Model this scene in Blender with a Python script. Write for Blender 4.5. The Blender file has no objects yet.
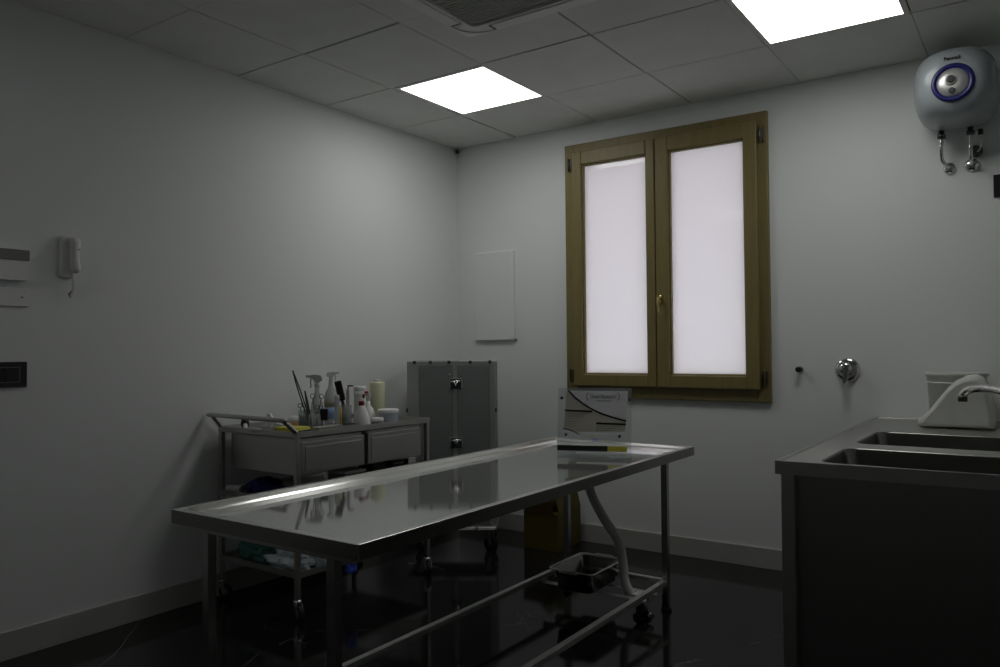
import bpy, bmesh, math, random
from mathutils import Vector, Matrix
random.seed(7)
D=bpy.data; SC=bpy.context.scene; COL=SC.collection
R=math.radians; PI=math.pi

# ------------------------------------------------------------ materials
def mat(name,col,rough=.5,metal=0,spec=.5,noise=0,nscale=30,bump=0,bscale=200,coat=0,trans=0,emit=None,es=0,stretch=None,alpha=1,ior=1.45):
    m=D.materials.new(name); m.use_nodes=True; nt=m.node_tree; b=nt.nodes['Principled BSDF']
    b.inputs['Base Color'].default_value=(*col,1); b.inputs['Roughness'].default_value=rough
    b.inputs['Metallic'].default_value=metal; b.inputs['Specular IOR Level'].default_value=spec
    b.inputs['Coat Weight'].default_value=coat; b.inputs['Transmission Weight'].default_value=trans
    b.inputs['IOR'].default_value=ior; b.inputs['Alpha'].default_value=alpha
    if emit: b.inputs['Emission Color'].default_value=(*emit,1); b.inputs['Emission Strength'].default_value=es
    tc=nt.nodes.new('ShaderNodeTexCoord'); mp=nt.nodes.new('ShaderNodeMapping')
    nt.links.new(tc.outputs['Object'],mp.inputs['Vector'])
    if stretch: mp.inputs['Scale'].default_value=stretch
    if noise:
        n=nt.nodes.new('ShaderNodeTexNoise'); n.inputs['Scale'].default_value=nscale; n.inputs['Detail'].default_value=4
        nt.links.new(mp.outputs['Vector'],n.inputs['Vector'])
        r=nt.nodes.new('ShaderNodeMapRange'); r.inputs['From Min'].default_value=.3; r.inputs['From Max'].default_value=.7
        r.inputs['To Min'].default_value=1-noise; r.inputs['To Max'].default_value=1+noise
        nt.links.new(n.outputs['Fac'],r.inputs['Value'])
        mx=nt.nodes.new('ShaderNodeVectorMath'); mx.operation='SCALE'; mx.inputs[0].default_value=col
        nt.links.new(r.outputs['Result'],mx.inputs['Scale']); nt.links.new(mx.outputs['Vector'],b.inputs['Base Color'])
        if metal>.5:
            r2=nt.nodes.new('ShaderNodeMapRange'); r2.inputs['From Min'].default_value=.3; r2.inputs['From Max'].default_value=.7
            r2.inputs['To Min'].default_value=rough*.8; r2.inputs['To Max'].default_value=rough*1.25
            nt.links.new(n.outputs['Fac'],r2.inputs['Value']); nt.links.new(r2.outputs['Result'],b.inputs['Roughness'])
    if bump:
        n=nt.nodes.new('ShaderNodeTexNoise'); n.inputs['Scale'].default_value=bscale
        nt.links.new(mp.outputs['Vector'],n.inputs['Vector'])
        bp=nt.nodes.new('ShaderNodeBump'); bp.inputs['Strength'].default_value=bump; bp.inputs['Distance'].default_value=.002
        nt.links.new(n.outputs['Fac'],bp.inputs['Height']); nt.links.new(bp.outputs['Normal'],b.inputs['Normal'])
    return m

def wood_mat():
    m=mat('oak_frame',(.25,.19,.07),.42); nt=m.node_tree; b=nt.nodes['Principled BSDF']
    tc=nt.nodes.new('ShaderNodeTexCoord'); mp=nt.nodes.new('ShaderNodeMapping'); mp.inputs['Scale'].default_value=(14,14,1.2)
    n=nt.nodes.new('ShaderNodeTexNoise'); n.inputs['Scale'].default_value=3; n.inputs['Detail'].default_value=6; n.inputs['Distortion'].default_value=1.2
    cr=nt.nodes.new('ShaderNodeValToRGB'); cr.color_ramp.elements[0].position=.32; cr.color_ramp.elements[1].position=.7
    cr.color_ramp.elements[0].color=(.20,.162,.060,1); cr.color_ramp.elements[1].color=(.24,.196,.075,1)
    nt.links.new(tc.outputs['Object'],mp.inputs['Vector']); nt.links.new(mp.outputs['Vector'],n.inputs['Vector'])
    nt.links.new(n.outputs['Fac'],cr.inputs['Fac']); nt.links.new(cr.outputs['Color'],b.inputs['Base Color'])
    return m

def floor_mat():
    m=mat('black_marble_tile',(.012,.012,.012),.09,spec=.36); nt=m.node_tree; b=nt.nodes['Principled BSDF']
    L=nt.links.new
    tc=nt.nodes.new('ShaderNodeTexCoord')
    n=nt.nodes.new('ShaderNodeTexNoise'); n.inputs['Scale'].default_value=1.1; n.inputs['Detail'].default_value=5; n.inputs['Roughness'].default_value=.55; n.inputs['Distortion'].default_value=.8
    L(tc.outputs['Object'],n.inputs['Vector'])
    s=nt.nodes.new('ShaderNodeMath'); s.operation='SUBTRACT'; s.inputs[1].default_value=.5; L(n.outputs['Fac'],s.inputs[0])
    a=nt.nodes.new('ShaderNodeMath'); a.operation='ABSOLUTE'; L(s.outputs[0],a.inputs[0])
    v=nt.nodes.new('ShaderNodeMapRange'); v.inputs['From Min'].default_value=0; v.inputs['From Max'].default_value=.0035; v.inputs['To Min'].default_value=1; v.inputs['To Max'].default_value=0
    L(a.outputs[0],v.inputs['Value'])
    n2=nt.nodes.new('ShaderNodeTexNoise'); n2.inputs['Scale'].default_value=2.3
    L(tc.outputs['Object'],n2.inputs['Vector'])
    v2=nt.nodes.new('ShaderNodeMapRange'); v2.inputs['From Min'].default_value=.6; v2.inputs['From Max'].default_value=.68; L(n2.outputs['Fac'],v2.inputs['Value'])
    mu=nt.nodes.new('ShaderNodeMath'); mu.operation='MULTIPLY'; L(v.outputs['Result'],mu.inputs[0]); L(v2.outputs['Result'],mu.inputs[1])
    br=nt.nodes.new('ShaderNodeTexBrick'); br.offset=0; br.inputs['Scale'].default_value=1; br.inputs['Brick Width'].default_value=.66; br.inputs['Row Height'].default_value=.66
    br.inputs['Mortar Size'].default_value=.0022; br.inputs['Color1'].default_value=(.012,.012,.0122,1); br.inputs['Color2'].default_value=(.012,.012,.0122,1); br.inputs['Mortar'].default_value=(.03,.03,.03,1)
    L(tc.outputs['Object'],br.inputs['Vector'])
    mx=nt.nodes.new('ShaderNodeMix'); mx.data_type='RGBA'; L(mu.outputs[0],mx.inputs['Factor']); L(br.outputs['Color'],mx.inputs['A']); mx.inputs['B'].default_value=(.32,.31,.28,1)
    L(mx.outputs['Result'],b.inputs['Base Color'])
    return m

def clear_mat(name,tint=(.9,.92,.92),f=.12):
    m=D.materials.new(name); m.use_nodes=True; nt=m.node_tree; nt.nodes.clear()
    o=nt.nodes.new('ShaderNodeOutputMaterial'); t=nt.nodes.new('ShaderNodeBsdfTransparent'); t.inputs['Color'].default_value=(*tint,1)
    g=nt.nodes.new('ShaderNodeBsdfPrincipled'); g.inputs['Base Color'].default_value=(.75,.77,.77,1); g.inputs['Roughness'].default_value=.12
    mx=nt.nodes.new('ShaderNodeMixShader'); mx.inputs['Fac'].default_value=f
    nt.links.new(t.outputs[0],mx.inputs[1]); nt.links.new(g.outputs[0],mx.inputs[2]); nt.links.new(mx.outputs[0],o.inputs['Surface'])
    return m

def pane_mat():
    m=D.materials.new('frosted_pane'); m.use_nodes=True; nt=m.node_tree; nt.nodes.clear()
    o=nt.nodes.new('ShaderNodeOutputMaterial'); t=nt.nodes.new('ShaderNodeBsdfTranslucent'); t.inputs['Color'].default_value=(.9,.9,.9,1)
    g=nt.nodes.new('ShaderNodeBsdfGlossy'); g.inputs['Roughness'].default_value=.03; g.inputs['Color'].default_value=(1,1,1,1)
    fr=nt.nodes.new('ShaderNodeFresnel'); fr.inputs['IOR'].default_value=1.45
    mx=nt.nodes.new('ShaderNodeMixShader')
    nt.links.new(fr.outputs[0],mx.inputs['Fac']); nt.links.new(t.outputs[0],mx.inputs[1]); nt.links.new(g.outputs[0],mx.inputs[2]); nt.links.new(mx.outputs[0],o.inputs['Surface'])
    return m

M=dict(
 wall=mat('wall_paint',(.785,.813,.80),.62,bump=.12,bscale=120),
 ceil=mat('ceiling_tile',(.73,.745,.715),.85,noise=.03,nscale=6,bump=.25,bscale=300),
 plenum=mat('plenum_dark',(.05,.05,.05),.9),
 base=mat('baseboard_stone',(.42,.415,.39),.35,noise=.06,nscale=5),
 vein=mat('marble_vein',(.20,.19,.165),.15), floor=floor_mat(), oak=wood_mat(), pane=pane_mat(),
 steel=mat('table_steel',(.60,.61,.595),.06,.78),
 brushed=mat('brushed_steel',(.42,.42,.41),.24,1),
 rimsteel=mat('rim_steel',(.66,.66,.64),.20,.85),
 railsteel=mat('rail_steel',(.66,.66,.64),.38,.9), rimflat=mat('rim_flat_steel',(.62,.62,.60),.30,.8), pansteel=mat('pan_steel',(.26,.26,.25),.25,1), basin=mat('basin_steel_shaded',(.22,.22,.205),.24,1),  # basin: sink steel darkened, its dark reflections painted into the colour
 cart=mat('cart_steel',(.50,.50,.48),.34,1,noise=.02,nscale=3),
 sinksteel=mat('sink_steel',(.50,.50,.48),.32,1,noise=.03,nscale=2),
 shadedside=mat('table_side_steel_shaded',(.27,.27,.26),.22,1),  # table steel darkened to imitate the dim room mirrored in its sides
 shadedpanel=mat('sink_panel_steel_shaded',(.30,.30,.285),.30,1),  # end panel colour lowered to carry the dark rear room it reflects
 chrome=mat('chrome',(.75,.75,.74),.08,1),
 dark=mat('dark_steel',(.09,.09,.09),.3,1),
 black=mat('black_plastic',(.012,.012,.013),.35),
 rubber=mat('black_rubber',(.02,.02,.02),.7),
 grey=mat('grey_plastic',(.22,.22,.22),.5),
 white=mat('white_plastic',(.80,.81,.80),.35),
 softw=mat('white_soft_plastic',(.62,.64,.60),.5,noise=.05,nscale=10),
 alu=mat('case_aluminium',(.58,.59,.57),.4,.75),
 caseg=mat('case_grey_laminate',(.205,.222,.216),.45,noise=.03,nscale=40),
 led=mat('led_diffuser',(.9,.9,.9),.4,emit=(1,.99,.97),es=1.0),
 leddim=mat('led_diffuser_dim',(.9,.9,.9),.4,emit=(1,.99,.97),es=1.0),
 heater=mat('heater_enamel',(.36,.40,.415),.3,coat=.3),
 blue=mat('blue_ring',(.012,.014,.13),.3), silver=mat('silver_dial',(.62,.62,.6),.32,.6),
 brass=mat('brass',(.75,.58,.25),.25,1),
 grille=mat('grille_grey',(.50,.50,.47),.6),
 acw=mat('cassette_plastic',(.82,.83,.80),.5),
 slot=mat('gap_shadow_black',(.01,.01,.01),.7),  # black strips painting the shadow gaps round the louver flaps
 yel=mat('clinical_yellow_shaded',(.085,.07,.005),.6,noise=.12,nscale=7),  # yellow darkened, the table's shade is in the colour
 yelbag=mat('yellow_bag',(.08,.075,.03),.45,noise=.15,nscale=9),
 brown=mat('cardboard_brown',(.13,.075,.03),.8),
 cardl=mat('card_light_grey',(.78,.78,.81),.45), cardb=mat('card_beige',(.52,.50,.44),.45),
 ink=mat('ink_black',(.012,.012,.012),.5), inkg=mat('ink_grey',(.24,.24,.23),.5), inkl=mat('ink_lavender_grey',(.24,.24,.27),.5),
 lemon=mat('lemon',(.60,.55,.06),.5), logo=mat('logo_blue',(.14,.13,.55),.5),
 acryl=clear_mat('clear_acrylic'), glass=clear_mat('clear_glass',(.82,.86,.87),.22), liq=mat('blue_grey_liquid',(.22,.27,.30),.2,alpha=.8),
 bodyp=clear_mat('translucent_bottle',(.75,.77,.76),.45),
 blabel=mat('pale_blue_label',(.25,.38,.60),.5), olive=mat('olive_label',(.30,.30,.22),.5),
 cream=mat('cream_bottle',(.60,.62,.42),.4), red=mat('red_cap',(.45,.02,.04),.35), dred=mat('dark_red_cap',(.22,.02,.04),.4),
 tubb=mat('blue_grey_tub',(.45,.50,.56),.4), orange=mat('orange_label',(.62,.36,.16),.5),
 bluebag=mat('blue_bag',(.012,.022,.15),.4,noise=.2,nscale=20), green=mat('green_cloth',(.06,.18,.155),.85,noise=.2,nscale=20),
 paleb=mat('pale_blue_plastic',(.55,.63,.66),.35,noise=.1,nscale=20), bluev=mat('vivid_blue',(.05,.12,.65),.4),
 penb=mat('pen_yellow',(.60,.42,.05),.4), hose=mat('white_hose',(.68,.68,.66),.4), charc=mat('charcoal_plastic',(.05,.055,.065),.4),
 shadingslab=mat('shading_slab_plaster',(.62,.42,.38),.9), pave=mat('outside_paving',(.62,.62,.68),.9),
)

# ------------------------------------------------------------ mesh helpers
class MB:
    def __init__(s): s.bm=bmesh.new(); s.mats=[]
    def mi(s,m):
        m=M[m] if isinstance(m,str) else m
        if m not in s.mats: s.mats.append(m)
        return s.mats.index(m)
    def _fin(s,verts,faces,T,m,smooth):
        if T is not None: bmesh.ops.transform(s.bm,matrix=T,verts=verts)
        i=s.mi(m) if m else 0
        for f in faces: f.material_index=i; f.smooth=smooth
    def box(s,x0,x1,y0,y1,z0,z1,bev=0,T=None,m=None,seg=2):
        r=bmesh.ops.create_cube(s.bm,size=1)
        vs=r['verts']
        for v in vs: v.co=Vector(((x0+x1)/2+v.co.x*(x1-x0),(y0+y1)/2+v.co.y*(y1-y0),(z0+z1)/2+v.co.z*(z1-z0)))
        es=list({e for v in vs for e in v.link_edges}); fs=list({f for v in vs for f in v.link_faces})
        if bev:
            q=bmesh.ops.bevel(s.bm,geom=es,offset=bev,segments=seg,affect='EDGES',profile=.5)
            fs=list(set(q['faces'])|{f for f in fs if f.is_valid}); vs=list({v for f in fs for v in f.verts})
            fs=list({f for v in vs for f in v.link_faces})
        s._fin(vs,fs,T,m,False); return s
    def rings(s,rings,cap0=True,cap1=True,T=None,m=None,smooth=True,closed=True):
        R_=[[s.bm.verts.new(p) for p in r] for r in rings]; fs=[]; n=len(R_[0])
        for a,b in zip(R_[:-1],R_[1:]):
            for i in range(n if closed else n-1):
                j=(i+1)%n; fs.append(s.bm.faces.new((a[i],a[j],b[j],b[i])))
        caps=[]
        if cap0: caps.append(s.bm.faces.new(list(reversed(R_[0]))))
        if cap1: caps.append(s.bm.faces.new(R_[-1]))
        s._fin([v for r in R_ for v in r],fs,T,m,smooth)
        i=s.mi(m) if m else 0
        for f in caps: f.material_index=i; f.smooth=False
        return s
    def lathe(s,prof,c=(0,0,0),seg=20,T=None,m=None,axis='z',smooth=True,cap0=True,cap1=True):
        rs=[]
        for r,h in prof:
            ring=[]
            for k in range(seg):
                a=2*PI*k/seg; x,y=r*math.cos(a),r*math.sin(a)
                if axis=='z': p=(x,y,h)
                elif axis=='y': p=(x,-h,y)       # h grows towards -y (out of the window wall)
                else: p=(h,x,y)
                ring.append((p[0]+c[0],p[1]+c[1],p[2]+c[2]))
            rs.append(ring)
        return s.rings(rs,cap0,cap1,T,m,smooth)
    def tube(s,pts,r,seg=10,T=None,m=None,smooth_path=0,closed=False,r1=None):
        P=[Vector(p) for p in pts]
        if smooth_path:
            Q=[]
            n=len(P)
            for i in range(n-1):
                p0=P[max(i-1,0)];p1=P[i];p2=P[i+1];p3=P[min(i+2,n-1)]
                for k in range(smooth_path):
                    t=k/smooth_path
                    Q.append(.5*((2*p1)+(p2-p0)*t+(2*p0-5*p1+4*p2-p3)*t*t+(3*p1-p0-3*p2+p3)*t**3))
            Q.append(P[-1]); P=Q
        n=len(P); rs=[]
        t0=(P[1]-P[0]).normalized(); up=Vector((0,0,1)) if abs(t0.z)<.9 else Vector((1,0,0))
        nx=t0.cross(up).normalized()
        for i in range(n):
            if closed: t=(P[(i+1)%n]-P[i-1]).normalized()
            elif i==0: t=t0
            elif i==n-1: t=(P[-1]-P[-2]).normalized()
            else: t=((P[i+1]-P[i]).normalized()+(P[i]-P[i-1]).normalized()).normalized()
            nx=(nx-t*nx.dot(t)).normalized(); ny=t.cross(nx)
            rr=r if r1 is None else r+(r1-r)*i/(n-1)
            rs.append([tuple(P[i]+rr*(math.cos(2*PI*k/seg)*nx+math.sin(2*PI*k/seg)*ny)) for k in range(seg)])
        if closed:
            rs.append(rs[0]); return s.rings(rs,False,False,T,m)
        return s.rings(rs,True,True,T,m)
    def prism(s,poly,y0,y1,T=None,m=None):
        """poly in (x,z), extruded along y"""
        return s.rings([[(x,y0,z) for x,z in poly],[(x,y1,z) for x,z in poly]],True,True,T,m,smooth=False)
    def build(s,name,m=None,parent=None,smooth=None):
        bmesh.ops.remove_doubles(s.bm,verts=s.bm.verts,dist=1e-6)
        bmesh.ops.recalc_face_normals(s.bm,faces=s.bm.faces)
        me=D.meshes.new(name); s.bm.to_mesh(me); s.bm.free()
        if m is not None: me.materials.append(M[m] if isinstance(m,str) else m)
        else:
            for q in s.mats: me.materials.append(q)
        o=D.objects.new(name,me); COL.objects.link(o)
        if parent: o.parent=parent
        return o

def rrect(x0,x1,y0,y1,r,n=5):
    P=[]
    for cx,cy,a in ((x1-r,y1-r,0),(x0+r,y1-r,90),(x0+r,y0+r,180),(x1-r,y0+r,270)):
        for k in range(n+1):
            t=R(a+90*k/n); P.append((cx+r*math.cos(t),cy+r*math.sin(t)))
    return P
def at(P,z): return [(x,y,z) for x,y in P]
def rbox(mb,x0,x1,y0,y1,z0,z1,r,m=None,T=None):
    """upright box with rounded vertical corners and softened top"""
    e=min(.004,(z1-z0)/3)
    return mb.rings([at(rrect(x0,x1,y0,y1,r),z0),at(rrect(x0,x1,y0,y1,r),z1-e),at(rrect(x0+e,x1-e,y0+e,y1-e,r),z1)],T=T,m=m,smooth=False)
def tag(o,label=None,cat=None,group=None,kind=None):
    if label: o['label']=label
    if cat: o['category']=cat
    if group: o['group']=group
    if kind: o['kind']=kind
    return o
def empty(name,loc,label,cat,rz=0,group=None):
    o=D.objects.new(name,None); COL.objects.link(o); o.empty_display_size=.05
    o.location=loc; o.rotation_euler=(0,0,rz); return tag(o,label,cat,group)
def struct(o): o['kind']='structure'; return o
def text_mesh(name,body,size,m,parent,mat4,ext=.0006,align='CENTER',squash=1):
    cu=D.curves.new('tmp','FONT'); cu.body=body; cu.size=size; cu.extrude=ext; cu.align_x=align; cu.align_y='CENTER'
    to=D.objects.new('tmp',cu); COL.objects.link(to)
    dg=bpy.context.evaluated_depsgraph_get(); me=D.meshes.new_from_object(to.evaluated_get(dg)); D.objects.remove(to)
    me.transform(mat4@Matrix.Scale(squash,4,(1,0,0))); me.materials.clear(); me.materials.append(M[m]); me.name=name
    o=D.objects.new(name,me); COL.objects.link(o)
    if parent: o.parent=parent
    return o
def copy_tree(o,parent=None):
    c=o.copy(); COL.objects.link(c)
    if parent: c.parent=parent
    for ch in list(o.children): copy_tree(ch,c)
    return c

HC=2.88; XR=4.7; YB=-6.8
# ------------------------------------------------------------ room shell
b=MB(); b.box(-.15,XR+.15,YB-.15,.15,-.1,0,m='floor')
VEINS=[[(0.003, -2.587), (0.094, -2.66), (0.176, -2.747), (0.245, -2.805), (0.345, -2.907), (0.367, -2.945), (0.416, -3.015)],[(0.928, -2.698), (0.9, -2.617), (0.859, -2.539)],[(0.858, -2.428), (0.845, -2.379), (0.847, -2.333)],[(0.863, -2.215), (0.905, -2.191)],[(1.008, -2.104), (1.068, -2.064)],[(2.611, -1.252), (2.641, -1.203)],[(2.671, -1.103), (2.703, -1.059)]]
for v_ in VEINS:
    for (x0,y0),(x1,y1) in zip(v_[:-1],v_[1:]):
        dx,dy=x1-x0,y1-y0; l=math.hypot(dx,dy); w_=.0016; nx_,ny_=-dy/l*w_,dx/l*w_
        b.rings([[(x0+nx_,y0+ny_,-.0005),(x1+nx_,y1+ny_,-.0005),(x1-nx_,y1-ny_,-.0005),(x0-nx_,y0-ny_,-.0005)],[(x0+nx_,y0+ny_,.0003),(x1+nx_,y1+ny_,.0003),(x1-nx_,y1-ny_,.0003),(x0-nx_,y0-ny_,.0003)]],m='vein',smooth=False)
struct(b.build('floor'))
b=MB(); b.box(-.15,0,YB-.15,.15,0,3.1); struct(b.build('wall_left','wall'))
b=MB(); b.box(XR,XR+.15,YB-.15,.15,0,3.1); struct(b.build('wall_right','wall'))
b=MB(); b.box(0,XR,YB-.15,YB,0,3.1); struct(b.build('wall_rear','wall'))
WX0,WX1,WZ0,WZ1=1.01,2.35,1.03,2.72
b=MB(); b.box(0,WX0,0,.15,0,3.1); b.box(WX1,XR,0,.15,0,3.1); b.box(WX0,WX1,0,.15,0,WZ0); b.box(WX0,WX1,0,.15,WZ1,3.1)
struct(b.build('wall_front','wall'))
def skirting(x0,x1,y0,y1,name):
    b=MB(); b.box(x0,x1,y0,y1,0,.121,bev=.002); struct(b.build(name,'base'))
skirting(0.0,.014,YB,-.0,'baseboard_left'); skirting(.014,XR-.014,-.014,0,'baseboard_front'); skirting(XR-.014,XR,YB,0,'baseboard_right')
skirting(.014,XR-.014,YB,YB+.014,'baseboard_rear')

# suspended ceiling
gx0,gy0,PX,PY=.560,-.684,.668,.662
LIGHTS=[(.899,-.997),(2.896,-1.003),(.899,-4.325)]
b=MB()
random.seed(3)
xs=[0]+[gx0+PX*i for i in range(0,7)]; xs=[x for x in xs if x<XR-.02]+[XR]
ys=[0]+[gy0-PY*j for j in range(0,10)]; ys=[y for y in ys if y>YB+.02]+[YB]
AC=(1.418,2.478,-2.775,-1.715)
for i in range(len(xs)-1):
    for j in range(len(ys)-1):
        x0,x1=xs[i],xs[i+1]; y1,y0=ys[j],ys[j+1]
        cx,cy=(x0+x1)/2,(y0+y1)/2
        if any(abs(cx-lx)<.2 and abs(cy-ly)<.2 for lx,ly in LIGHTS): continue
        g=.0030; dz=random.uniform(0,.0006)
        T=Matrix.Translation((cx,cy,0))@Matrix.Rotation(random.uniform(-.002,.002),4,'X')@Matrix.Rotation(random.uniform(-.002,.002),4,'Y')@Matrix.Translation((-cx,-cy,0))
        b.box(x0+g,x1-g,y0+g,y1-g,HC+dz,HC+dz+.015,bev=.0015,T=T,seg=1,m='ceil')
b.box(0,XR,YB,0,HC+.12,HC+.16,m='plenum')
struct(b.build('ceiling'))
for i,(lx,ly) in enumerate(LIGHTS):
    root=empty('ceiling_light',(lx,ly,HC),['square white recessed ceiling light panel nearer the left wall, left of the window top','square white recessed ceiling light panel above and right of the window, nearer the water heater','dimmer square recessed ceiling light panel behind the camera by the left wall'][i],'ceiling light',group='square ceiling light panels')
    h=.3055; o=.329
    f=MB()
    for a in ((-o,o,-o,-h),(-o,o,h,o),(-o,-h,-h,h),(h,o,-h,h)): f.box(*a,.001,.014,bev=.001)
    f.build('light_frame','ceil',root)
    p=MB(); p.box(-h,h,-h,h,.003,.009); pm=M['led'] if i<2 else M['leddim']; p.build('light_diffuser',pm,root)
M['leddim'].node_tree.nodes['Principled BSDF'].inputs['Emission Strength'].default_value=1.7
M['led'].node_tree.nodes['Principled BSDF'].inputs['Emission Strength'].default_value=5.8

# air-conditioning cassette
ax,ay=(AC[0]+AC[1])/2,(AC[2]+AC[3])/2
root=empty('air_conditioner_cassette',(ax,ay,HC),'pale ceiling air conditioner cassette with dark square intake grille at the top edge','air conditioner')
H2=.53; hh=.36
f=MB(); P=rrect(-H2,H2,-H2,H2,.03); Q=rrect(-H2+.02,H2-.02,-H2+.02,H2-.02,.09,8); P=rrect(-H2,H2,-H2,H2,.03,8)
Q2=rrect(-.415,.415,-.415,.415,.03,8)
f.rings([at(P,-.0005),at(P,-.020),at(Q,-.034),at(Q2,-.038),at(Q2,-.016)],False,False,smooth=False)
f.build('cassette_panel','acw',root)
g=MB(); g.tube([(x,y,-.0385) for x,y in rrect(-.491,.491,-.491,.491,.13,10)],.0025,6,closed=True); g.build('cassette_ring','grille',root)
g=MB(); g.box(-.413,.413,-.413,.413,-.017,-.013); gr=g.build('intake_grille','charc',root)
s=MB()
for k in range(42):
    y=-.405+k*.81/41; s.box(-.41,.41,y-.0050,y+.0050,-.030,-.026)
for k in range(5): s.box(-.41+k*.2-.002,-.41+k*.2+.006,-.41,.41,-.028,-.018)
s.build('grille_slats','grille',gr)
for k in range(4):
    l=MB(); T=Matrix.Rotation(k*PI/2,4,'Z')
    l.box(-.33,.33,.432,.490,-.043,-.036,bev=.002,T=T,m='acw'); l.box(-.335,.335,.488,.494,-.0385,-.033,T=T,m='slot'); l.box(-.344,-.330,.436,.494,-.0395,-.033,T=T,m='slot'); l.box(.330,.344,.436,.494,-.0395,-.033,T=T,m='slot')
    l.build('louver_flap',None,root)
def cam_dot():
    b=MB(); b.lathe([(.002,-.016),(.012,-.013),(.016,0),(.012,.013),(.002,.016)],(0,0,0),14,m='black'); b.lathe([(.011,.012),(.011,.028)],(0,0,0),14,m='white')
    o=b.build('corner_sensor'); o.location=(.03,-.03,HC-.028); tag(o,'tiny black round sensor in the ceiling corner left of the window','sensor')
cam_dot()

# ------------------------------------------------------------ window
fx0,fx1,fz0,fz1=.981,2.377,.992,2.7445
def ring_frame(mb,x0,x1,z0,z1,w,y0,y1,bev=.004,wb=None,wt=None,wl=None,wr=None):
    wb=wb or w; wt=wt or w; wl=wl or w; wr=wr or w
    mb.box(x0,x0+wl,y0,y1,z0,z1,bev); mb.box(x1-wr,x1,y0,y1,z0,z1,bev)
    mb.box(x0+wl,x1-wr,y0+.0005,y1,z0,z0+wb,bev); mb.box(x0+wl,x1-wr,y0+.0005,y1,z1-wt,z1,bev)
def ax_(x,y): return x+(3.706-x)*(-y)/4.758*.5
def az_(z,y): return z+(1.323-z)*(-y)/4.758
root=D.objects.new('window_1',None); COL.objects.link(root); root.location=(0,0,0); struct(root)
f=MB(); ring_frame(f,fx0,fx1,fz0,fz1,.075,-.028,.10); f.build('window_frame','oak',root)
for i,(x0,x1,px0,px1) in enumerate([(1.035,1.649,1.118,1.580),(1.655,2.312,1.752,2.223)]):
    f=MB(); y0=-.062; z0,z1=az_(1.066,y0),2.684
    x0,x1,px0,px1=[ax_(v,y0) for v in (x0,x1,px0,px1)]
    pz0,pz1=az_(1.158,y0),az_(2.597,y0)
    ring_frame(f,x0,x1,z0,z1,.05,y0,.03,wl=px0-x0-.010,wr=x1-px1-.010,wb=pz0-z0-.010,wt=z1-pz1-.010,bev=.006)
    ring_frame(f,px0-.012,px1+.012,pz0-.012,pz1+.012,.012,y0+.018,.02,bev=.003)
    if i==1: f.box(1.625,1.715,.031,.050,z0,z1,bev=.002)
    sash=f.build('window_sash','oak',root)
    p=MB(); p.box(px0-.006,px1+.006,-.022,-.016,pz0-.006,pz1+.006); p.build('window_pane','pane',sash)
    hx=1.030 if i==0 else 2.346
    for hz in (1.14,2.60):
        h=MB(); h.lathe([(.004,-.045),(.006,-.04),(.006,.04),(.004,.045)],(hx-.008,-.050,hz),12,m='dark'); h.lathe([(.004,-.045),(.006,-.04),(.006,.04),(.004,.045)],(hx+.010,-.040,hz),12,m='dark'); h.box(hx-.012,hx+.012,-.040,-.026,hz-.045,hz+.045,.003,m='oak'); h.build('window_hinge',None,sash)
h=MB(); zc=1.635; hx=1.702
h.box(hx-.009,hx+.009,-.072,-.061,zc-.028,zc+.028,.004,m='brass'); h.lathe([(.009,.0),(.009,.035),(.011,.045)],(hx,-.066,zc+.005),12,axis='y',m='brass')
h.tube([(hx,-.108,zc+.012),(hx-.004,-.114,zc-.02),(hx-.004,-.110,zc-.05),(hx,-.106,zc-.085)],.006,8,smooth_path=4,m='brass')
h.build('window_handle',None,root)
# outside the window: added slab that shades the pane tops, pale paving below
b=MB(); b.box(-1.5,5.2,.5,1.7,3.0,3.16,.01); b.box(-1.5,5.2,1.64,1.7,3.16,3.5,.01); tag(b.build('pane_shading_slab','shadingslab'),'unseen pinkish slab added outside to darken the top of the frosted window','shading slab',kind='structure')
b=MB(); b.box(-6,10,.2,9,-.3,-.1); tag(b.build('outside_ground','pave'),'pale paving outside beyond the frosted window','paving',kind='structure')

# ------------------------------------------------------------ steel table
TX,TY,TZ=1.735,-1.992,.797; W2,L2=.438,1.245
root=empty('autopsy_table',(TX,TY,0),'long stainless steel mortuary table with raised rim in the middle of the room','table')
t=MB()
def rr(ins,z,r=.004): return at(rrect(-W2+ins,W2-ins,-L2+ins,L2-ins,max(r,.002),4),z)
t.rings([rr(.02,TZ-.045),rr(0,TZ-.045),rr(0,TZ-.0012)],False,False,smooth=False,m='shadedside')
t.rings([rr(0,TZ-.0012),rr(.0012,TZ),rr(.026,TZ)],False,False,smooth=False,m='rimflat')
t.rings([rr(.026,TZ),rr(.048,TZ-.0100),rr(.051,TZ-.0116),rr(.060,TZ-.0170),rr(.063,TZ-.0185),rr(.084,TZ-.0286)],False,False,smooth=False,m='rimsteel')
t.rings([rr(.084,TZ-.0286),rr(.10,TZ-.029)],False,True,smooth=False,m='steel')
t.box(-W2+.02,W2-.02,-L2+.02,L2-.02,TZ-.042,TZ-.036,m='shadedside')
t.build('table_top',None,root)
legs=[(1.456,-3.20),(2.04,-3.20),(1.552,-1.035),(2.125,-1.035)]
for x,y in legs:
    l=MB(); a=.016; l.box(x-TX-a,x-TX+a,y-TY-a,y-TY+a,.02,TZ-.040,.002); lg=l.build('leg','brushed',root)
    q=MB(); q.lathe([(.026,0),(.026,.012),(.018,.02),(.018,.03)],(x-TX,y-TY,0),16); q.build('leg_foot','rubber',lg)
lr=MB(); zc=.145
lr.box(2.125-.014-TX,2.125+.014-TX,-3.18-TY,-1.02-TY,zc-.012,zc+.012,.002); lr.box(1.552-.014-TX,1.552+.014-TX,-3.18-TY,-1.02-TY,zc-.012,zc+.012,.002)
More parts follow.
